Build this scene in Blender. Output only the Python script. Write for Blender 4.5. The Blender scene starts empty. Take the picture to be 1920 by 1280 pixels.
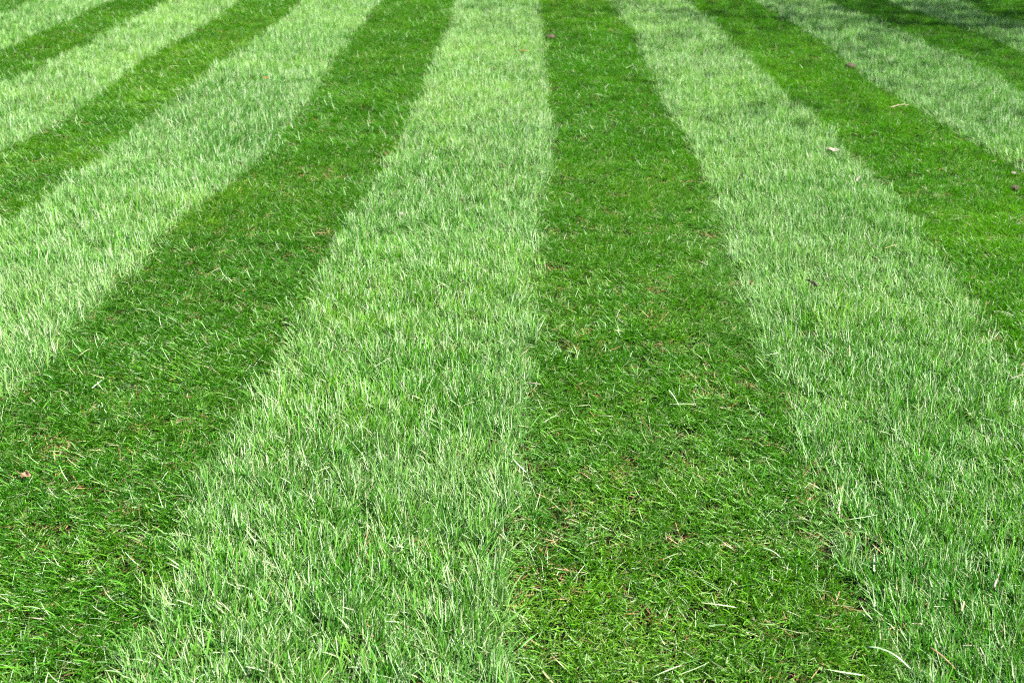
import bpy, math, random
import numpy as np
from mathutils import Vector, Matrix

SC = bpy.context.scene
COL = SC.collection
R = math.radians

# ------------------------------------------------------------------ camera, sky, sun, exposure
cam_data = bpy.data.cameras.new("camera")
cam = bpy.data.objects.new("camera", cam_data)
COL.objects.link(cam)
cam_data.lens = 35.0
cam_data.sensor_width = 36.0
cam_data.clip_start = 0.02
cam_data.clip_end = 500.0
CAM_H = 1.133
PITCH = 27.627
YAW = 1.495
cam.location = (0, 0, CAM_H)
cam.rotation_euler = (R(90 - PITCH), 0, R(YAW))
cam_data.dof.use_dof = True
cam_data.dof.focus_distance = 1.95
cam_data.dof.aperture_fstop = 7.0
SC.camera = cam

SUN_AZ = 108.0     # compass-like: degrees clockwise from +Y (the way the camera looks)
SUN_EL = 52.0
world = bpy.data.worlds.new("World")
SC.world = world
world.use_nodes = True
nt = world.node_tree
nt.nodes.clear()
sky = nt.nodes.new("ShaderNodeTexSky")
sky.sky_type = 'NISHITA'
sky.sun_disc = False
sky.sun_elevation = R(SUN_EL)
sky.sun_rotation = R(SUN_AZ)
bg = nt.nodes.new("ShaderNodeBackground")
bg.inputs["Strength"].default_value = 0.05
wo = nt.nodes.new("ShaderNodeOutputWorld")
nt.links.new(sky.outputs[0], bg.inputs[0])
nt.links.new(bg.outputs[0], wo.inputs[0])

sun_data = bpy.data.lights.new("sun", 'SUN')
sun_data.energy = 5.0
sun_data.angle = R(0.5)
sun_data.color = (1.0, 0.955, 0.88)
sun = bpy.data.objects.new("sun", sun_data)
COL.objects.link(sun)
sd = Vector((math.sin(R(SUN_AZ)) * math.cos(R(SUN_EL)), math.cos(R(SUN_AZ)) * math.cos(R(SUN_EL)), math.sin(R(SUN_EL))))
sun.rotation_euler = sd.to_track_quat('Z', 'Y').to_euler()
sun.location = sd * 20

SC.view_settings.view_transform = 'Standard'
SC.view_settings.look = 'None'
SC.view_settings.exposure = 2.1
SC.view_settings.gamma = 1.0
SC.view_settings.use_curve_mapping = False
SC.cycles.pixel_filter_type = 'BLACKMAN_HARRIS'
SC.cycles.filter_width = 1.1
SC.cycles.use_denoising = False
SC.cycles.max_bounces = 6
SC.cycles.diffuse_bounces = 1
SC.cycles.glossy_bounces = 2
SC.cycles.transmission_bounces = 4
SC.cycles.sample_clamp_indirect = 4.0

# ------------------------------------------------------------------ helpers
def tag(o, label=None, cat=None, kind=None, group=None):
    if label: o['label'] = label
    if cat: o['category'] = cat
    if kind: o['kind'] = kind
    if group: o['group'] = group
    return o

def mesh_obj(name, verts, faces, mat, parent=None, smooth=False, link=True):
    me = bpy.data.meshes.new(name)
    me.from_pydata([tuple(v) for v in verts], [], faces)
    if smooth:
        me.polygons.foreach_set("use_smooth", [True] * len(me.polygons))
    me.materials.append(mat)
    me.update()
    o = bpy.data.objects.new(name, me)
    if link: COL.objects.link(o)
    if parent: o.parent = parent
    return o

class NT:
    def __init__(s, name):
        s.m = bpy.data.materials.new(name); s.m.use_nodes = True
        s.t = s.m.node_tree; s.t.nodes.clear()
        s.out = s.n("ShaderNodeOutputMaterial")
    def n(s, typ, **kw):
        x = s.t.nodes.new(typ)
        for k, v in kw.items(): setattr(x, k, v)
        return x
    def l(s, a, b): s.t.links.new(a, b)
    def attr(s, name, typ='GEOMETRY'):
        return s.n("ShaderNodeAttribute", attribute_name=name, attribute_type=typ)
    def mix(s, fac, a, b, blend='MIX'):
        x = s.n("ShaderNodeMix", data_type='RGBA', blend_type=blend)
        for sock, val in ((x.inputs[0], fac), (x.inputs[6], a), (x.inputs[7], b)):
            if hasattr(val, "links"): s.l(val, sock)
            elif isinstance(val, (int, float)): sock.default_value = val
            else: sock.default_value = (*val, 1)
        return x.outputs[2]
    def math(s, op, a, b=None, clamp=False):
        x = s.n("ShaderNodeMath", operation=op, use_clamp=clamp)
        for i, val in enumerate((a, b)):
            if val is None: continue
            if hasattr(val, "links"): s.l(val, x.inputs[i])
            else: x.inputs[i].default_value = val
        return x.outputs[0]
    def rng(s, v, a, b, c=0.0, d=1.0):
        x = s.n("ShaderNodeMapRange")
        s.l(v, x.inputs[0])
        for i, q in enumerate((a, b, c, d)): x.inputs[i + 1].default_value = q
        return x.outputs[0]

# grass blade: species and age colour, root shade and highlights painted in, gloss from the waxy leaf skin
def grass_material():
    k = NT("grass_blade")
    rnd = k.attr("rnd").outputs["Fac"]; t = k.attr("along").outputs["Fac"]; dead = k.attr("dead").outputs["Fac"]
    tint = k.attr("tint", 'INSTANCER').outputs["Fac"]
    g = k.mix(rnd, (0.007, 0.062, 0.001), (0.062, 0.240, 0.001))
    g = k.mix(k.rng(tint, 0.5, 1.0), g, (0.105, 0.260, 0.003))       # yellower turf
    g = k.mix(k.rng(tint, 0.5, 0.0, 0.0, 0.7), g, (0.014, 0.115, 0.003))     # bluer turf
    geo = k.n('ShaderNodeNewGeometry')     # upper leaf face coloured paler to paint the pale stripes' sheen, underside deep green
    upper = k.math('SUBTRACT', 1.0, geo.outputs['Backfacing'])
    g = k.mix(k.math('MULTIPLY', upper, k.rng(rnd, 0.3, 1.0, 0.0, 0.4)), g, (0.115, 0.28, 0.035))
    dry = k.attr('dry', 'INSTANCER').outputs['Fac']
    g = k.mix(k.math('MULTIPLY', dry, k.rng(rnd, 0.0, 1.0, 0.35, 1.0)), g, (0.20, 0.33, 0.115))
    g = k.mix(k.rng(t, 0.40, 0.0, 0.0, 0.9), g, (0.050, 0.048, 0.014))  # brown sheath at the root, darkened to paint shade between blades
    tip = k.math('MULTIPLY', k.rng(t, 0.90, 1.0), k.rng(rnd, 0.0, 1.0, .15, .65))
    g = k.mix(tip, g, (0.34, 0.36, 0.17))                            # dried cut end
    straw = k.mix(rnd, (0.26, 0.26, 0.12), (0.40, 0.57, 0.33))  # dead straw, paling to a green-white that paints glossy highlights
    col = k.mix(dead, g, straw)
    p = k.n("ShaderNodeBsdfPrincipled")
    k.l(col, p.inputs["Base Color"])
    k.l(k.rng(rnd, 0, 1, 0.30, 0.46), p.inputs["Roughness"])
    p.inputs["Specular IOR Level"].default_value = 0.28
    tr = k.n("ShaderNodeBsdfTranslucent")
    k.l(k.mix(0.7, col, (0.095, 0.40, 0.001)), tr.inputs[0])
    mx = k.n("ShaderNodeMixShader"); mx.inputs[0].default_value = 0.30
    k.l(p.outputs[0], mx.inputs[1]); k.l(tr.outputs[0], mx.inputs[2])
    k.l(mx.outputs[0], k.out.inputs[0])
    return k.m

def thatch_material():
    k = NT("thatch")
    rnd = k.attr("rnd").outputs["Fac"]
    c = k.mix(k.rng(rnd, 0, .5), (0.05, 0.020, 0.007), (0.17, 0.075, 0.022))
    c = k.mix(k.rng(rnd, .5, 1.0), c, (0.30, 0.22, 0.10))
    p = k.n("ShaderNodeBsdfPrincipled"); k.l(c, p.inputs["Base Color"]); p.inputs["Roughness"].default_value = 0.6
    k.l(p.outputs[0], k.out.inputs[0])
    return k.m

def soil_material():
    k = NT("soil")
    tc = k.n("ShaderNodeTexCoord")
    n1 = k.n("ShaderNodeTexNoise"); n1.inputs["Scale"].default_value = 90; n1.inputs["Detail"].default_value = 8
    n2 = k.n("ShaderNodeTexNoise"); n2.inputs["Scale"].default_value = 9; n2.inputs["Detail"].default_value = 6
    k.l(tc.outputs["Object"], n1.inputs["Vector"]); k.l(tc.outputs["Object"], n2.inputs["Vector"])
    c = k.mix(k.rng(n1.outputs[0], .35, .68), (0.004, 0.003, 0.0015), (0.016, 0.009, 0.0045))  # soil taken near black, shade of the grass gaps in its colour
    c = k.mix(k.rng(n2.outputs[0], .40, .62, 0, .6), c, (0.008, 0.020, 0.003))     # moss
    p = k.n("ShaderNodeBsdfPrincipled"); k.l(c, p.inputs["Base Color"]); p.inputs["Roughness"].default_value = 0.95
    p.inputs["Specular IOR Level"].default_value = 0.08
    b = k.n("ShaderNodeBump"); b.inputs["Strength"].default_value = 0.8; b.inputs["Distance"].default_value = 0.01
    k.l(n1.outputs[0], b.inputs["Height"]); k.l(b.outputs[0], p.inputs["Normal"])
    k.l(p.outputs[0], k.out.inputs[0])
    return k.m

def far_grass_material():
    k = NT("far_grass")
    tc = k.n("ShaderNodeTexCoord")
    n1 = k.n("ShaderNodeTexNoise"); n1.inputs["Scale"].default_value = 60; n1.inputs["Detail"].default_value = 8
    n2 = k.n("ShaderNodeTexNoise"); n2.inputs["Scale"].default_value = 1.2; n2.inputs["Detail"].default_value = 4
    k.l(tc.outputs["Object"], n1.inputs["Vector"]); k.l(tc.outputs["Object"], n2.inputs["Vector"])
    c = k.mix(k.rng(n1.outputs[0], .3, .7), (0.02, 0.06, 0.010), (0.08, 0.17, 0.03))
    c = k.mix(k.rng(n2.outputs[0], .35, .65, 0, .5), c, (0.07, 0.11, 0.03))
    p = k.n("ShaderNodeBsdfPrincipled"); k.l(c, p.inputs["Base Color"]); p.inputs["Roughness"].default_value = 0.8
    k.l(p.outputs[0], k.out.inputs[0])
    return k.m

M_GRASS = grass_material(); M_THATCH = thatch_material(); M_SOIL = soil_material(); M_FAR = far_grass_material()

def plain(name, c1, c2, scale=200.0, rough=0.6, bump=0.3, translucent=0.0, spec=0.4):
    k = NT(name)
    tc = k.n("ShaderNodeTexCoord")
    n1 = k.n("ShaderNodeTexNoise"); n1.inputs["Scale"].default_value = scale; n1.inputs["Detail"].default_value = 6
    k.l(tc.outputs["Object"], n1.inputs["Vector"])
    c = k.mix(k.rng(n1.outputs[0], .35, .65), c1, c2)
    p = k.n("ShaderNodeBsdfPrincipled"); k.l(c, p.inputs["Base Color"]); p.inputs["Roughness"].default_value = rough
    p.inputs["Specular IOR Level"].default_value = spec
    b = k.n("ShaderNodeBump"); b.inputs["Strength"].default_value = bump; b.inputs["Distance"].default_value = 0.002
    k.l(n1.outputs[0], b.inputs["Height"]); k.l(b.outputs[0], p.inputs["Normal"])
    if translucent > 0:
        tr = k.n("ShaderNodeBsdfTranslucent"); k.l(c, tr.inputs[0])
        mx = k.n("ShaderNodeMixShader"); mx.inputs[0].default_value = translucent
        k.l(p.outputs[0], mx.inputs[1]); k.l(tr.outputs[0], mx.inputs[2]); k.l(mx.outputs[0], k.out.inputs[0])
    else:
        k.l(p.outputs[0], k.out.inputs[0])
    return k.m

# ------------------------------------------------------------------ noise on the ground plane
rs = np.random.RandomState(11)
_tab = rs.rand(256, 256)
def vnoise(x, y, s, ox=0.0):
    u = x * s + 57.3 + ox; v = y * s + 31.7 + ox * 1.7
    i = np.floor(u).astype(int); j = np.floor(v).astype(int); fu = u - i; fv = v - j
    fu = fu * fu * (3 - 2 * fu); fv = fv * fv * (3 - 2 * fv)
    g = lambda a, b: _tab[a % 256, b % 256]
    return (g(i, j) * (1 - fu) + g(i + 1, j) * fu) * (1 - fv) + (g(i, j + 1) * (1 - fu) + g(i + 1, j + 1) * fu) * fv
def fbm(x, y, s, ox=0.0):
    return (vnoise(x, y, s, ox) + .5 * vnoise(x, y, s * 2.1, ox + 9) + .25 * vnoise(x, y, s * 4.3, ox + 19)) / 1.75

def height(x, y):            # the turf's slight unevenness
    return 0.022 * (fbm(x, y, 2.0, 3.0) - .5) + 0.012 * (fbm(x, y, 9.0, 8.0) - .5)

# ------------------------------------------------------------------ mowing stripes (edges in metres: x at given y)
EDGES = [
 ([-3.43, -3.45, -3.46], [6.0, 6.97, 7.5]),
 ([-2.95, -2.98, -2.99, -3.02], [5.4, 5.95, 6.57, 7.33]),
 ([-2.57, -2.52, -2.54, -2.51, -2.60], [4.7, 4.93, 5.44, 5.88, 7.34]),
 ([-2.07, -2.01, -2.05, -2.10, -2.07, -2.09, -2.15], [3.69, 4.02, 4.57, 5.25, 5.97, 6.70, 7.35]),
 ([-1.65, -1.60, -1.61, -1.62, -1.625, -1.61, -1.60, -1.635], [2.83, 3.07, 3.47, 4.12, 4.9, 5.33, 5.99, 7.36]),
 ([-1.17, -1.15, -1.143, -1.143, -1.146, -1.097, -1.058, -1.044, -1.10, -1.12], [1.83, 1.93, 2.14, 2.45, 2.80, 3.19, 3.61, 4.40, 5.41, 7.37]),
 ([-.597, -.599, -.62, -.598, -.588, -.590, -.586, -.542, -.529, -.532, -.532, -.572], [1.06, 1.20, 1.47, 1.68, 2.02, 2.40, 2.77, 3.37, 3.98, 4.76, 6.18, 7.39]),
 ([-.044, -.047, -.047, -.028, -.022, -.02, -.001, .025, .048, .028, .015, -.022], [1.07, 1.28, 1.42, 1.68, 2.03, 2.41, 2.92, 3.39, 3.92, 4.72, 6.11, 7.40]),
 ([.549, .544, .532, .549, .566, .553, .564, .584, .62, .615, .572, .581, .49], [1.09, 1.17, 1.35, 1.56, 1.81, 2.15, 2.43, 2.85, 3.35, 3.94, 4.63, 6.04, 7.42]),
 ([1.11, 1.106, 1.127, 1.15, 1.182, 1.171, 1.154, 1.109, 1.062, 1.021], [1.99, 2.03, 2.31, 2.74, 3.25, 3.60, 4.19, 4.86, 6.22, 7.43]),
 ([1.75, 1.71, 1.623, 1.625, 1.514], [3.49, 4.12, 4.87, 5.91, 7.44]),
 ([2.21, 2.234, 2.166, 2.113, 1.969], [4.58, 5.0, 5.63, 6.43, 7.46]),
 ([2.64, 2.63, 2.51, 2.46], [5.4, 5.86, 6.92, 7.47]),
 ([3.005, 2.896, 2.917], [6.4, 6.67, 7.48]),
]
LAWN_X0, LAWN_X1, LAWN_Y1 = -6.5, 3.42, 14.0
def stripe_index(x, y):
    """0 = pale strip (blades combed away from the viewer), 1 = deep green strip"""
    n = np.zeros(len(x), dtype=int)
    for ex, ey in EDGES:
        n += (x > np.interp(y, ey, ex)).astype(int)
    n = np.where(x < -3.95, -1 - np.floor((-3.95 - x) / .5).astype(int), n)
    return n
def distance_to_edge(x, y):
    d = np.full(len(x), 9.0)
    for ex, ey in EDGES:
        q = x - np.interp(y, ey, ex)
        d = np.where(np.abs(q) < np.abs(d), q, d)
    return d
def is_dark(n): return (n % 2) == 0      # index 0 (left of the first edge) is dark

# ------------------------------------------------------------------ tuft meshes (only ever instanced)
def blade(rng, V, F, A, bx, by, L, wdt, az, tilt, bend, dead, rnd, cut=True, nseg=4):
    """one folded leaf blade: three vertices across, nseg sections along, az = way it leans"""
    d = np.array([math.sin(az), math.cos(az)])
    w2 = az + math.pi / 2 + rng.uniform(-.9, .9)
    wd = np.array([math.sin(w2), math.cos(w2), rng.uniform(-.25, .25)]); wd /= np.linalg.norm(wd)
    p = np.array([bx, by, 0.0]); th = tilt; base = len(V)
    side = rng.uniform(-.5, .5)
    for i in range(nseg + 1):
        t = i / nseg
        dirv = np.array([d[0] * math.sin(th), d[1] * math.sin(th), math.cos(th)])
        w = wdt * (0.75 + .5 * t if t < .35 else (0.925 + .0 * t)) * (1.0 if t < .55 else 1.0 - (t - .55) / .45 * (.55 if cut else .95))
        nrm = np.cross(wd, dirv); nrm /= max(1e-6, np.linalg.norm(nrm))
        fold = .28 * w
        V.append(p - wd * w * .5 + nrm * fold * .5); V.append(p - nrm * fold * .5); V.append(p + wd * w * .5 + nrm * fold * .5)
        for _ in range(3): A.append((t, rnd, dead))
        if i < nseg:
            p = p + dirv * (L / nseg)
            th = min(th + bend / nseg, 2.4)
            az2 = az + side * t
            d = np.array([math.sin(az2), math.cos(az2)])
        if i:
            a = base + 3 * (i - 1); b = base + 3 * i
            F.append((a, a + 1, b + 1, b)); F.append((a + 1, a + 2, b + 2, b + 1))

def tuft_mesh(seed, style, mat):
    rng = random.Random(seed)
    V, F, A = [], [], []
    wide = 1.0
    if style == 'pale': n = 15; r = .015
    elif style == 'deep': n = 16; r = .014
    else: n = 9; r = .020
    for i in range(n):
        a = rng.uniform(0, 2 * math.pi); rr = r * math.sqrt(rng.random())
        bx, by = rr * math.cos(a), rr * math.sin(a)
        rnd = rng.random()
        if style == 'pale':        # combed over, away (+Y)
            dead = 1.0 if rng.random() < .15 else 0.0
            az = rng.gauss(0, .90); tilt = max(.05, rng.gauss(.60, .28)); bend = rng.gauss(.4, .55)
            L = rng.uniform(.018, .052); w = rng.choice((.0009, .0011, .0014, .0017, .0021, .0029)) * rng.uniform(.85, 1.15)
            if rng.random() < .20: az = rng.uniform(-3.1, 3.1); tilt = rng.uniform(.6, 1.3)
            if dead: w *= .8; L *= 1.15
        elif style == 'deep':
            dead = 1.0 if rng.random() < .07 else 0.0
            az = rng.gauss(0, .9); tilt = max(.05, rng.gauss(.60, .30)); bend = rng.gauss(.5, .45)
            L = rng.uniform(.016, .038); w = rng.choice((.0009, .0011, .0014, .0018, .0026)) * rng.uniform(.85, 1.15)
            if rng.random() < .22: az = rng.uniform(-3.1, 3.1); tilt = rng.uniform(.7, 1.4)
            if dead: w *= .8; L *= 1.15
        else:
            dead = 1.0; az = rng.uniform(-3.14, 3.14); tilt = rng.uniform(1.25, 1.62); bend = rng.uniform(-.3, .3)
            L = rng.uniform(.008, .030); w = rng.uniform(.0008, .0022)
        blade(rng, V, F, A, bx, by, L, w, az, tilt, bend, dead, rnd, cut=rng.random() < .6, nseg=4 if style != 'thatch' else 2)
    me = bpy.data.meshes.new(style + "_tuft")
    me.from_pydata([tuple(v) for v in V], [], F)
    A = np.array(A, dtype=np.float32)
    for nm, c in (("along", 0), ("rnd", 1), ("dead", 2)):
        at = me.attributes.new(nm, 'FLOAT', 'POINT'); at.data.foreach_set("value", np.ascontiguousarray(A[:, c]))
    me.polygons.foreach_set("use_smooth", [True] * len(me.polygons))
    me.materials.append(mat); me.update()
    return me

def scatter_object(name, pos, rot, scl, idx, tint, meshes, mat, dry=None):
    n = len(pos)
    me = bpy.data.meshes.new(name); me.vertices.add(n)
    me.vertices.foreach_set("co", np.ascontiguousarray(pos, dtype=np.float32).ravel())
    def put(nm, typ, key, arr):
        a = me.attributes.new(nm, typ, 'POINT'); a.data.foreach_set(key, np.ascontiguousarray(arr).ravel())
    put("rot", 'FLOAT_VECTOR', "vector", rot.astype(np.float32))
    put("scl", 'FLOAT_VECTOR', "vector", scl.astype(np.float32))
    put("pick", 'INT', "value", idx.astype(np.int32))
    put("tint", 'FLOAT', "value", tint.astype(np.float32))
    put("dry", 'FLOAT', "value", (np.zeros(n) if dry is None else dry).astype(np.float32))
    me.materials.append(mat); me.update()
    o = bpy.data.objects.new(name, me); COL.objects.link(o)
    ng = bpy.data.node_groups.new(name + "_nodes", 'GeometryNodeTree')
    ng.interface.new_socket("Geometry", in_out='INPUT', socket_type='NodeSocketGeometry')
    ng.interface.new_socket("Geometry", in_out='OUTPUT', socket_type='NodeSocketGeometry')
    N = ng.nodes; Lk = ng.links
    gi = N.new("NodeGroupInput"); go = N.new("NodeGroupOutput")
    iop = N.new("GeometryNodeInstanceOnPoints")
    g2i = N.new("GeometryNodeGeometryToInstance")
    for m in reversed(meshes):
        so = bpy.data.objects.new(m.name, m)
        oi = N.new("GeometryNodeObjectInfo"); oi.inputs["Object"].default_value = so
        oi.inputs["As Instance"].default_value = False
        Lk.new(oi.outputs["Geometry"], g2i.inputs[0])
    def na(nm, typ):
        x = N.new("GeometryNodeInputNamedAttribute"); x.data_type = typ; x.inputs["Name"].default_value = nm
        return x.outputs["Attribute"]
    Lk.new(gi.outputs[0], iop.inputs["Points"]); Lk.new(g2i.outputs[0], iop.inputs["Instance"])
    iop.inputs["Pick Instance"].default_value = True
    Lk.new(na("pick", 'INT'), iop.inputs["Instance Index"])
    Lk.new(na("rot", 'FLOAT_VECTOR'), iop.inputs["Rotation"])
    Lk.new(na("scl", 'FLOAT_VECTOR'), iop.inputs["Scale"])
    Lk.new(iop.outputs[0], go.inputs[0])
    md = o.modifiers.new("scatter", 'NODES'); md.node_group = ng
    return o

# ------------------------------------------------------------------ ground
def ground_sheet():
    # fine grid under the lawn in view, running out to the horizon in ever larger cells
    near = np.arange(-7.0, 7.01, .07)
    gx = np.concatenate([[-300, -80, -30, -14, -9], near, [9, 14, 30, 80, 300]])
    ny = np.arange(0.0, 14.01, .07)
    gy = np.concatenate([[-300, -80, -30, -10, -4, -1.5], ny, [18, 30, 80, 300]])
    X, Y = np.meshgrid(gx, gy)
    Z = height(X.ravel(), Y.ravel()) - .002
    far = (np.abs(X.ravel()) > 7.5) | (Y.ravel() > 14.5) | (Y.ravel() < -.5)
    Z = np.where(far, 0.0, Z)
    V = np.stack([X.ravel(), Y.ravel(), Z], 1)
    nx = len(gx); nyy = len(gy)
    F = []; mi = []
    for j in range(nyy - 1):
        for i in range(nx - 1):
            a = j * nx + i
            F.append((a, a + 1, a + nx + 1, a + nx))
            cx = (gx[i] + gx[i + 1]) / 2; cy = (gy[j] + gy[j + 1]) / 2
            mi.append(0 if (-6.6 < cx < 5.4 and -1.5 < cy < 14.0) else 1)
    o = mesh_obj("ground", V, F, M_SOIL)
    o.data.materials.append(M_FAR)
    o.data.polygons.foreach_set("material_index", mi)
    tag(o, kind='structure')
    return o
ground_sheet()

# ------------------------------------------------------------------ lawn
def sample_points(rng, dens, x0, x1, y0, y1, keep):
    n = int(dens * (x1 - x0) * (y1 - y0))
    x = rng.uniform(x0, x1, n); y = rng.uniform(y0, y1, n)
    k = keep(x, y)
    return x[k], y[k]

SEAMS = [0.2, 1.36, 2.10, 2.82, 3.36, 4.06, 4.95, 6.12, 7.05, 8.3, 9.6, 11.0]
def build_lawn():
    rng = np.random.RandomState(5)
    half = lambda y: 0.62 * np.maximum(y, 0) + 0.75
    seen = lambda x, y: (np.abs(x) < half(y)) & (x < LAWN_X1)
    notseen = lambda x, y: (np.abs(x) >= half(y)) & (x < LAWN_X1)
    P = [sample_points(rng, 6200, -3.2, 3.2, .55, 3.2, seen),
         sample_points(rng, 4700, -5.0, LAWN_X1, 3.2, 5.4, seen),
         sample_points(rng, 3300, -6.0, LAWN_X1, 5.4, 8.4, seen),
         sample_points(rng, 900, LAWN_X0, LAWN_X1, 8.4, LAWN_Y1, lambda x, y: x < LAWN_X1),
         sample_points(rng, 600, LAWN_X0, LAWN_X1, .55, 8.4, notseen),
         sample_points(rng, 600, LAWN_X0, LAWN_X1, -1.4, .55, lambda x, y: x < LAWN_X1)]
    coarse = np.concatenate([np.full(len(p[0]), c) for p, c in zip(P, (0, 0, 0, 1, 1, 1))])
    x = np.concatenate([p[0] for p in P]); y = np.concatenate([p[1] for p in P]); n = len(x)
    jx = x + rng.normal(0, .017, n) + .03 * (vnoise(x, y, 14, 40) - .5) + .03 * (vnoise(x, y, 5, 44) - .5)
    s = stripe_index(jx, y)
    dark = is_dark(s)
    # turf sods: each stripe column has its own seams and its own slight shade of green
    yj = y + (_tab[(s * 7) % 256, 3] - .5) * .35 + .03 * (vnoise(x, y, 6, 70) - .5)
    sod = np.searchsorted(SEAMS, yj)
    seam = np.min(np.abs(yj[:, None] - np.array(SEAMS)[None, :]), axis=1)
    sod_t = _tab[(s * 13 + 5) % 256, (sod * 29 + 7) % 256]
    tint = .5 + .26 * (sod_t - .5) + .55 * (fbm(x, y, 3.0, 21) - .5) + .45 * (vnoise(x, y, 16, 61) - .5) + rng.normal(0, .08, n)
    # turf laid in lengths of slightly different seed: (strip, from, to, yellowness, dryness)
    dry = .35 * np.clip((fbm(x, y, 2.2, 64) - .56) * 4, 0, 1) + .25 * (vnoise(x, y, 11, 68) - .4)
    for si, ya, yb, tt, dd in ((7, 4.05, 6.9, .14, .26), (7, 2.7, 4.05, -.12, .05), (7, 0, 1.6, -.05, .10), (6, 0, 2.8, -.22, -.3), (6, 2.8, 4.2, .12, -.2), (6, 4.2, 9, .05, -.3),
                               (8, 0, 2.1, .12, .05), (8, 3.35, 6.1, .08, -.3), (8, 6.1, 9, .12, -.3), (5, 1.5, 2.85, -.02, .22), (5, 2.85, 5.2, -.18, .05), (3, 3, 9, .02, .15),
                               (9, 1.0, 2.2, -.08, -.10), (9, 2.2, 3.4, -.02, -.05), (9, 3.4, 9, .04, .12), (10, 2, 9, .10, -.3), (11, 3, 9, -.12, 0), (4, 2, 9, .08, -.3), (2, 4, 9, .05, -.3)):
        m = (s == si) & (yj >= ya) & (yj < yb)
        tint = np.where(m, tint + tt, tint); dry = np.where(m, dry + dd, dry)
    # a greener band and a dry line along every turf joint
    k0 = np.clip(np.searchsorted(SEAMS, yj), 0, len(SEAMS) - 1)
    before = np.array(SEAMS)[k0] - yj
    band = np.exp(-((before - .06) / .05) ** 2) * (_tab[(s * 5 + k0 * 3) % 256, 9] > .35)
    dry = dry - .35 * band + .30 * np.exp(-(np.minimum(before, yj - np.array(SEAMS)[np.maximum(k0 - 1, 0)]) / .018) ** 2)
    tint = tint - .20 * band
    d = distance_to_edge(x, y)
    dry = np.clip(dry + .28 * np.exp(-(d / .030) ** 2), 0, 1)
    tint = tint + np.where(dark, 0, .05)
    # worn, thinner spots
    worn = fbm(x, y, 5.0, 90)
    clump = vnoise(x, y, 38, 13) * .6 + vnoise(x, y, 19, 17) * .4      # grass grows in little tussocks
    keep = rng.rand(n) > np.clip(1.0 - 2.2 * clump, 0, .5) + np.where(worn > .70, .15, 0) + np.where(seam < .012, .35, 0) + 0.0
    # how tall
    tall = np.where(dark, 1.02, 1.0) + .55 * (clump - .5) + .38 * (fbm(x, y, 8.0, 33) - .5) + .25 * (vnoise(x, y, 25, 36) - .5)
    gut = np.exp(-((np.where(dark, np.abs(d), 9) - .012) / .016) ** 2)
    tall = tall * (1 - .35 * gut) * np.where(seam < .02, .8, 1.0) * (1 + .12 * (_tab[(sod * 11) % 256, (s * 3) % 256] - .5))
    # blades flop outwards over the edge of each wheel track
    edge = np.clip(1 - np.abs(d) / .05, 0, 1)
    swirl = 1.5 * (fbm(x, y, 1.6, 50) - .5) + 1.1 * (vnoise(x, y, 7, 55) - .5)
    az = np.where(dark, math.pi, 0.0) + swirl + rng.normal(0, .30, n)
    rz = -az
    lean = rng.normal(0, .10, n)
    rot = np.stack([lean, rng.normal(0, .10, n), rz], 1)
    sc = tall * rng.uniform(.8, 1.15, n) * np.where(coarse > 0, 1.35, 1.0)
    w = rng.uniform(.85, 1.2, n) * np.where(coarse > 0, 1.5, 1.0)
    scl = np.stack([w, w, sc], 1)
    z = height(x, y) - .001
    pos = np.stack([x, y, z], 1)
    NV = 36
    pale = [tuft_mesh(100 + i, 'pale', M_GRASS) for i in range(NV)]
    deep = [tuft_mesh(300 + i, 'deep', M_GRASS) for i in range(NV)]
    tint = np.clip(tint, 0, 1)
    idx = rng.randint(0, NV, n)
    for sel, meshes, label in ((~dark, pale, "pale silvery green mown stripes of lawn grass combed away from the viewer"),
                               (dark, deep, "deep green mown stripes of lawn grass lying between the pale stripes")):
        k = sel & keep
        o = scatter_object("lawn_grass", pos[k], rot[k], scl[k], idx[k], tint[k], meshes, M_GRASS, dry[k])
        tag(o, label, "grass", 'stuff')
    print("tufts", int(keep.sum()))
    # thin short regrowth between the tussocks
    x, y = sample_points(rng, 1500, -3.0, 3.0, .55, 3.6, seen); m = len(x)
    sm = [tuft_mesh(700 + i, 'deep', M_GRASS) for i in range(12)]
    rot = np.stack([rng.normal(0, .2, m), rng.normal(0, .2, m), rng.uniform(0, 6.28, m)], 1)
    q = rng.uniform(.45, .75, m); scl = np.stack([q * 1.2, q * 1.2, q], 1)
    o = scatter_object("short_regrowth_grass", np.stack([x, y, height(x, y) - .001], 1), rot, scl, rng.randint(0, 12, m), rng.uniform(.3, .8, m), sm, M_GRASS, rng.uniform(0, .3, m))
    tag(o, "short thin grass filling the gaps between the mown tussocks", "grass", 'stuff')
    # dead thatch on the soil
    P = [sample_points(rng, 450, -3.2, 3.2, .55, 3.6, seen), sample_points(rng, 200, -6, LAWN_X1, 3.6, 8.4, seen)]
    x = np.concatenate([p[0] for p in P]); y = np.concatenate([p[1] for p in P]); n = len(x)
    th = [tuft_mesh(500 + i, 'thatch', M_THATCH) for i in range(16)]
    rot = np.stack([rng.normal(0, .1, n), rng.normal(0, .1, n), rng.uniform(0, 6.28, n)], 1)
    q = rng.uniform(.7, 1.3, n); scl = np.stack([q, q, q], 1)
    o = scatter_object("dead_thatch", np.stack([x, y, height(x, y) + rng.uniform(-.002, .006, n)], 1), rot, scl, rng.randint(0, 16, n), np.full(n, .5), th, M_THATCH)
    tag(o, "brown and straw coloured dead thatch on the soil between the grass blades", "thatch", 'stuff')
build_lawn()

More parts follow.
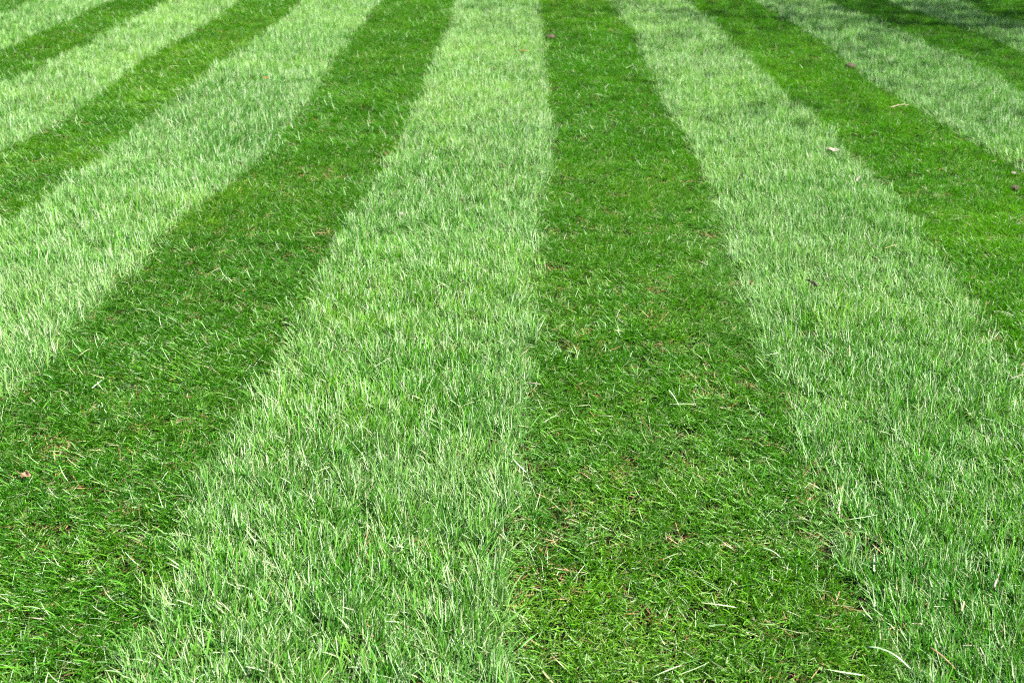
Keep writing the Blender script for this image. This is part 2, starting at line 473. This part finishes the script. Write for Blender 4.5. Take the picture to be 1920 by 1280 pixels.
# ------------------------------------------------------------------ long single blades and clippings lying in the turf
def clippings():
    rng = random.Random(77)
    V, F, A = [], [], []
    n = 1500
    k = 0
    while k < n:
        y = rng.uniform(.6, 8.0); x = rng.uniform(-1, 1) * (.62 * y + .5)
        if x > LAWN_X1 or rng.random() > (1.0 if y < 3 else .45): continue
        k += 1
        z0 = float(height(np.array([x]), np.array([y]))[0])
        b0 = len(V)
        dk = bool(is_dark(stripe_index(np.array([x]), np.array([y])))[0])
        lying = rng.random() < .55
        az = rng.uniform(-3.14, 3.14) if lying else rng.gauss(math.pi * .75 if dk else 0, .8)
        r = rng.random()
        blade(rng, V, F, A, 0, 0, rng.uniform(.02, .06), rng.choice((.0012, .0016, .0022, .0034)),
              az, rng.uniform(1.2, 1.6) if lying else rng.uniform(.5, 1.0), rng.uniform(0, .5) if lying else rng.uniform(.3, 1.1),
              1.0 if rng.random() < .28 else 0.0, r, cut=rng.random() < .5, nseg=6)
        off = np.array([x, y, z0 + (rng.uniform(.016, .028) if lying else rng.uniform(.0, .008))])
        for i in range(b0, len(V)): V[i] = V[i] + off
    me = bpy.data.meshes.new("loose_grass_blades")
    me.from_pydata([tuple(v) for v in V], [], F)
    A = np.array(A, dtype=np.float32)
    for nm, c in (("along", 0), ("rnd", 1), ("dead", 2)):
        at = me.attributes.new(nm, 'FLOAT', 'POINT'); at.data.foreach_set("value", np.ascontiguousarray(A[:, c]))
    me.polygons.foreach_set("use_smooth", [True] * len(me.polygons))
    me.materials.append(M_GRASS)
    o = bpy.data.objects.new("loose_grass_blades", me); COL.objects.link(o)
    tag(o, "longer single blades and pale clippings scattered through the mown lawn", "grass clippings", 'stuff')
clippings()

# ------------------------------------------------------------------ small things lying in the grass
M_BROWN = plain("brown_leaf", (0.035, 0.018, 0.011), (0.11, 0.065, 0.045), 160, .7, .5, .1)
M_GREY_LEAF = plain("grey_leaf", (0.05, 0.034, 0.030), (0.20, 0.14, 0.125), 160, .6, .5, .1)
M_TAN = plain("tan_leaf", (0.13, 0.07, 0.04), (0.28, 0.17, 0.10), 160, .6, .4, .2)
M_ORANGE = plain("orange_leaf", (0.20, 0.05, 0.008), (0.34, 0.12, 0.03), 160, .6, .4, .2)
M_PALE = plain("bleached_leaf", (0.15, 0.13, 0.095), (0.32, 0.29, 0.23), 150, .55, .3, .2)
M_STRAW = plain("straw", (0.18, 0.14, 0.06), (0.36, 0.31, 0.18), 120, .5, .3, .1)
M_SILVER = plain("silver_blade", (0.16, 0.28, 0.12), (0.30, 0.40, 0.24), 120, .28, .2, .15, .8)
M_GREENB = plain("green_blade", (0.05, 0.22, 0.02), (0.09, 0.32, 0.03), 80, .35, .2, .3, .6)
M_CLOD = plain("worm_cast", (0.018, 0.011, 0.007), (0.07, 0.045, 0.028), 220, .9, .9)
M_STONE = plain("stone", (0.12, 0.10, 0.09), (0.24, 0.21, 0.19), 260, .7, .5)

def top(name, x, y, z, rz, label, cat, group=None, tilt=(0, 0)):
    o = bpy.data.objects.new(name, None); COL.objects.link(o)
    o.empty_display_size = .02
    o.location = (x, y, z + float(height(np.array([x]), np.array([y]))[0])); o.rotation_euler = (tilt[0], tilt[1], rz)
    return tag(o, label, cat, None, group)

def curled_leaf(x, y, z, L, Wd, curl, rz, mat, label, tilt=(0, 0), wav=.15, stalk=True, seed=1):
    rng = random.Random(seed)
    t = top("dead_leaf", x, y, z, rz, label, "leaf", "dead leaves lying on the lawn", tilt)
    nu, nv = 12, 9
    V = []
    ph = [rng.uniform(0, 6.28) for _ in range(4)]
    for layer in (0, 1):
        for i in range(nu):
            u = i / (nu - 1)
            prof = max(.03, (math.sin(math.pi * u ** .8)) ** .75) * (1 + .12 * math.sin(17 * u + ph[0]))
            for j in range(nv):
                v = (j / (nv - 1) - .5) * 2
                a = v * curl
                rr = Wd * .5 * prof / max(.25, curl)
                yy = math.sin(a) * rr; zz = (1 - math.cos(a)) * rr
                zz += wav * Wd * (math.sin(6 * u + ph[1]) * .4 + math.sin(9 * u + 3 * v + ph[2]) * .3)
                zz += .35 * L * (u - .5) ** 2
                V.append(((u - .5) * L, yy, zz - layer * .0004))
    F = []
    o2 = nu * nv
    for i in range(nu - 1):
        for j in range(nv - 1):
            a = i * nv + j
            F.append((a, a + nv, a + nv + 1, a + 1)); F.append((o2 + a, o2 + a + 1, o2 + a + nv + 1, o2 + a + nv))
    ring = [j for j in range(nv)] + [i * nv + nv - 1 for i in range(1, nu)] + [(nu - 1) * nv + j for j in range(nv - 2, -1, -1)] + [i * nv for i in range(nu - 2, 0, -1)]
    for q in range(len(ring)):
        a, b = ring[q], ring[(q + 1) % len(ring)]
        F.append((a, b, o2 + b, o2 + a))
    mesh_obj("leaf_blade", V, F, mat, t, smooth=True)
    if stalk:
        pts = [(-.5 * L + .002 - k * L * .09, .02 * L * k * k * .4, .35 * L * .25 + .001 * k) for k in range(5)]
        tube("leaf_stalk", pts, .0006, mat, t)
    return t

def tube(name, pts, r, mat, parent=None, flat=1.0, r_end=None, seg=7):
    V, F = [], []
    n = len(pts)
    P = [Vector(p) for p in pts]
    for i, p in enumerate(P):
        d = (P[min(i + 1, n - 1)] - P[max(i - 1, 0)]).normalized()
        s = d.cross(Vector((0, 0, 1)))
        if s.length < 1e-4: s = Vector((1, 0, 0))
        s.normalize(); u = s.cross(d)
        rr = r if r_end is None else r + (r_end - r) * i / (n - 1)
        for k in range(seg):
            a = 2 * math.pi * k / seg
            V.append(p + s * math.cos(a) * rr + u * math.sin(a) * rr * flat)
    for i in range(n - 1):
        for k in range(seg):
            a = i * seg + k; b = i * seg + (k + 1) % seg
            F.append((a, b, b + seg, a + seg))
    F.append(tuple(range(seg))[::-1]); F.append(tuple((n - 1) * seg + k for k in range(seg)))
    return mesh_obj(name, V, F, mat, parent, smooth=True)

def straw(name, cat, x, y, z, pts, r, mat, label, group=None, flat=.45, r_end=None, forks=()):
    z += float(height(np.array([x]), np.array([y]))[0])
    if not forks:
        o = tube(name, pts, r, mat, None, flat, r_end); o.location = (x, y, z)
        return tag(o, label, cat, None, group)
    t = bpy.data.objects.new(name, None); COL.objects.link(t); t.location = (x, y, z); t.empty_display_size = .02
    tag(t, label, cat, None, group)
    tube("stem", pts, r, mat, t, flat, r_end)
    for fpts, fr in forks: tube("side_shoot", fpts, fr, mat, t, flat)
    return t

def line(p, q, bow=0.0, n=7, wob=0.0, seed=0):
    rng = random.Random(seed)
    out = []
    for i in range(n):
        u = i / (n - 1)
        out.append(tuple(p[k] + (q[k] - p[k]) * u + (bow * 4 * u * (1 - u) if k == 2 else 0) + rng.uniform(-wob, wob) for k in range(3)))
    return out

def clod(name, cat, x, y, z, size, mat, label, group, seed, pieces=4):
    rng = random.Random(seed)
    t = top(name, x, y, z, rng.uniform(0, 6), label, cat, group)
    import bmesh
    for k in range(pieces):
        bm = bmesh.new(); bmesh.ops.create_icosphere(bm, subdivisions=3, radius=1)
        s = size * rng.uniform(.3, .55) * (1.25 if k == 0 else 1)
        ax = Vector((rng.uniform(.8, 1.3), rng.uniform(.7, 1.1), rng.uniform(.5, .8)))
        ph = [rng.uniform(0, 6) for _ in range(6)]
        off = Vector((0, 0, 0)) if k == 0 else Vector((rng.uniform(-.5, .5) * size, rng.uniform(-.5, .5) * size, rng.uniform(-.1, .1) * size))
        for v in bm.verts:
            c = v.co
            d = 1 + .16 * math.sin(4 * c.x + ph[0]) * math.sin(5 * c.y + ph[1]) + .10 * math.sin(9 * c.z + ph[2] + 6 * c.x) + .06 * math.sin(17 * c.y + ph[3])
            v.co = Vector((c.x * ax.x, c.y * ax.y, c.z * ax.z)) * d * s + off
        me = bpy.data.meshes.new("lump"); bm.to_mesh(me); bm.free()
        me.polygons.foreach_set("use_smooth", [True] * len(me.polygons)); me.materials.append(mat)
        o = bpy.data.objects.new("lump" if pieces > 1 else "stone", me); COL.objects.link(o); o.parent = t
    return t

curled_leaf(.747, 2.48, .026, .036, .026, 1.5, 2.55, M_GREY_LEAF, "large greyish brown curled leaf standing up in the right-hand pale stripe", (.5, -.25), seed=3)
curled_leaf(.583, 2.478, .024, .014, .013, .9, .4, M_TAN, "small round tan leaf at the left edge of the right-hand pale stripe", (.7, 0), stalk=False, seed=5)
curled_leaf(1.116, 3.693, .030, .055, .022, 1.2, .35, M_PALE, "long bleached whitish leaf, folded, near the right edge of the pale stripe", (.5, .15), seed=7)
curled_leaf(-.122, 3.481, .022, .026, .018, 1.3, .2, M_BROWN, "small dark brown curled leaf in the middle of the central pale stripe", (.45, 0), seed=9)
curled_leaf(-.974, 1.55, .018, .024, .017, 1.0, -.2, M_TAN, "reddish tan crumpled leaf in the deep green stripe at the lower left", (.4, 0), wav=.3, seed=11)
curled_leaf(-1.321, 4.833, .026, .026, .016, .8, .1, M_ORANGE, "tiny bright orange leaf on the pale stripe at the upper left", (.5, 0), stalk=False, seed=13)
curled_leaf(1.779, 3.597, .020, .030, .020, 1.2, -.6, M_BROWN, "brown leaf beside the right border of the picture where deep green meets pale", (.4, 0), seed=17)
curled_leaf(1.694, 3.455, .022, .022, .012, 1.0, -.5, M_PALE, "small cream coloured leaf scrap below the brown leaf at the right border", (.4, 0), stalk=False, seed=19)
curled_leaf(1.113, 3.35, .032, .026, .009, .8, .9, M_PALE, "narrow pinkish cream leaf tip poking up below the long bleached leaf", (.3, -.7), stalk=False, seed=23)
curled_leaf(-.078, 5.526, .020, .045, .012, .8, .05, M_ORANGE, "thin rusty leaf strip in the far part of the central pale stripe", (.4, 0), stalk=False, seed=29)
clod("soil_clod", "soil clod", .071, 5.967, .012, .040, M_CLOD, "dark crumbly soil clod at the far end where central pale and deep stripes meet", "soil clods on the lawn", 1)
clod("soil_clod", "soil clod", 1.591, 5.202, .014, .040, M_CLOD, "dark soil clod beside the second pale stripe at the upper right", "soil clods on the lawn", 2)
clod("soil_clod", "soil clod", 1.64, 3.309, .014, .026, M_CLOD, "small black soil clod in the deep stripe near the right border", "soil clods on the lawn", 3)
clod("soil_clod", "soil clod", -.25, 3.136, .018, .013, M_CLOD, "tiny dark soil crumb in the central pale stripe below the brown leaf", "soil clods on the lawn", 4, 3)
clod("pebble", "pebble", -.429, 2.975, .024, .016, M_STONE, "pinkish grey pebble near the left side of the central pale stripe", None, 5, 1)
clod("pebble", "pebble", -1.199, 3.309, .024, .013, M_STONE, "small grey pebble in the pale stripe left of the deep stripe", None, 6, 1)
straw("twig", "twig", 1.566, 4.361, .022, line((-.035, -.012, 0), (.06, .03, .004), .006, 8, .0015, 1), .0026, M_STRAW, "thin dull twig lying in the deep stripe under the second pale stripe", "twigs on the lawn", .9, .0012)
straw("twig", "twig", 1.038, 2.739, .030, line((-.022, -.012, 0), (.022, .012, .004), .002, 7, .0006, 2), .0017, M_STRAW, "short straw coloured twig near the right edge of the right-hand pale stripe", "twigs on the lawn", .9, .0011)
straw("straw_piece", "straw", 1.667, 3.572, .024, line((-.010, 0, 0), (.010, .002, .001), .001), .0016, M_STRAW, "tiny yellow straw bit in the deep stripe close to the right border", "straw pieces on the lawn")
straw("straw_piece", "straw", .756, 1.277, .034, line((-.007, -.011, -.003), (.007, .012, .006), .0), .0020, M_PALE, "short thick cream straw piece upright in the pale stripe at the lower right", "straw pieces on the lawn", .7)
straw("straw_piece", "straw", .683, 1.223, .027, line((-.004, -.007, -.003), (.005, .008, .004), .0), .0016, M_STRAW, "stubby tan straw piece left of and below the thick cream one", "straw pieces on the lawn", .7)
straw("straw_piece", "straw", .656, 1.132, .034, line((-.008, 0, 0), (.006, .001, .0), .0), .0009, M_PALE, "thin level white straw bit above the bottom border at the right", "straw pieces on the lawn", .7)
straw("straw_sheath", "straw", .614, 1.108, .030, line((-.015, .018, .004), (.012, -.014, -.006), .003), .0019, M_TAN, "peeling brown and white straw sheath at the bottom right, slanting down", None, .4, .0010)
straw("forked_stalk", "stalk", -.003, 1.914, .026, line((-.016, .002, .002), (.017, -.003, 0), .001), .0013, M_PALE, "bleached forked grass stalk on the border of the central pale and deep stripes", None, .7, None,
      [(line((-.006, 0, .001), (-.003, -.008, -.010), 0), .0010)])
straw("forked_stalk", "stalk", 1.072, 1.959, .028, line((-.014, -.006, 0), (.018, .008, .006), .001), .0014, M_PALE, "branched cream stalk over dark soil at the right border", None, .7, None,
      [(line((-.006, -.002, 0), (-.016, .022, .008), .002), .0013)])
straw("grass_blade", "grass blade", .538, 1.106, .030, line((-.034, .022, -.004), (.030, -.022, -.020), .016, 12), .0022, M_SILVER, "long arching silvery blade near the bottom, left edge of right pale stripe", None, .15, .0012)
straw("grass_blade", "grass blade", -.008, 1.129, .026, line((.012, .010, .004), (-.009, -.012, .000), .002, 9), .0021, M_GREENB, "broad bright green blade folded over at the bottom centre", None, .15, .0014)
straw("grass_blade", "grass blade", .303, 1.862, .032, line((-.010, .022, .002), (.008, -.022, -.010), .003, 9), .0019, M_SILVER, "long pale blade slanting down across the central deep green stripe", None, .15, .0009)
straw("grass_blade", "grass blade", .408, 1.341, .028, line((-.016, .012, 0), (.012, -.008, -.004), .005, 9), .0018, M_SILVER, "pale bent blade low in the central deep green stripe, right part", None, .15, .0009)

# ------------------------------------------------------------------ unseen tree right of the lawn, added to shade the far right corner
def added_shade_tree():
    rng = random.Random(41)
    t = bpy.data.objects.new("added_shade_tree", None); COL.objects.link(t); t.location = (8.5, 4.8, 0)
    tag(t, "unseen leafy tree right of the lawn, added to shade its far right corner", "tree")
    bark = plain("bark", (0.05, 0.035, 0.022), (0.14, 0.10, 0.07), 40, .9, .9)
    leafm = plain("tree_leaf", (0.03, 0.09, 0.012), (0.06, 0.15, 0.02), 20, .5, .1, .35)
    tube("trunk", [(0, 0, -.05), (.02, .01, .9), (-.05, .03, 1.9), (-.08, 0, 3.2)], .18, bark, t, 1.0, .12, 12)
    tips = []
    for k in range(12):
        a = k * 2.4 + rng.uniform(-.3, .3); Rr = rng.uniform(1.4, 3.0)
        ex, ey, ez = Rr * math.cos(a), Rr * math.sin(a), rng.uniform(4.8, 8.2)
        pts = [(-.08 + (ex + .08) * u + rng.uniform(-.08, .08), ey * u + rng.uniform(-.08, .08), 3.1 + (ez - 3.1) * (u ** .8)) for u in (0, .2, .4, .6, .8, 1)]
        tube("limb", pts, .08, bark, t, 1.0, .012, 8)
        tips += pts[2:]
    V, F = [], []
    for k in range(9500):
        if rng.random() < .35:
            q = rng.choice(tips); c = Vector(q) + Vector((rng.gauss(0, .45), rng.gauss(0, .45), rng.gauss(0, .4)))
        else:
            a = rng.uniform(0, 6.283); rr = min(3.6, abs(rng.gauss(0, 1.9))); c = Vector((rr * math.cos(a), rr * math.sin(a), 6.4 + rng.uniform(-1, 1) * 2.5 * math.sqrt(max(.05, 1 - (rr / 3.8) ** 2))))
        s = rng.uniform(.035, .06)
        u = Vector((rng.gauss(0, 1), rng.gauss(0, 1), rng.gauss(0, .5))).normalized()
        w = u.cross(Vector((rng.gauss(0, .4), rng.gauss(0, .4), 1))).normalized()
        b = len(V)
        V += [c - u * s, c - w * s * .5 + Vector((0, 0, .008)), c + u * s, c + w * s * .5 + Vector((0, 0, .008))]
        F.append((b, b + 1, b + 2, b + 3))
    o = mesh_obj("crown", V, F, leafm, t)
    o['kind'] = 'stuff'
added_shade_tree()
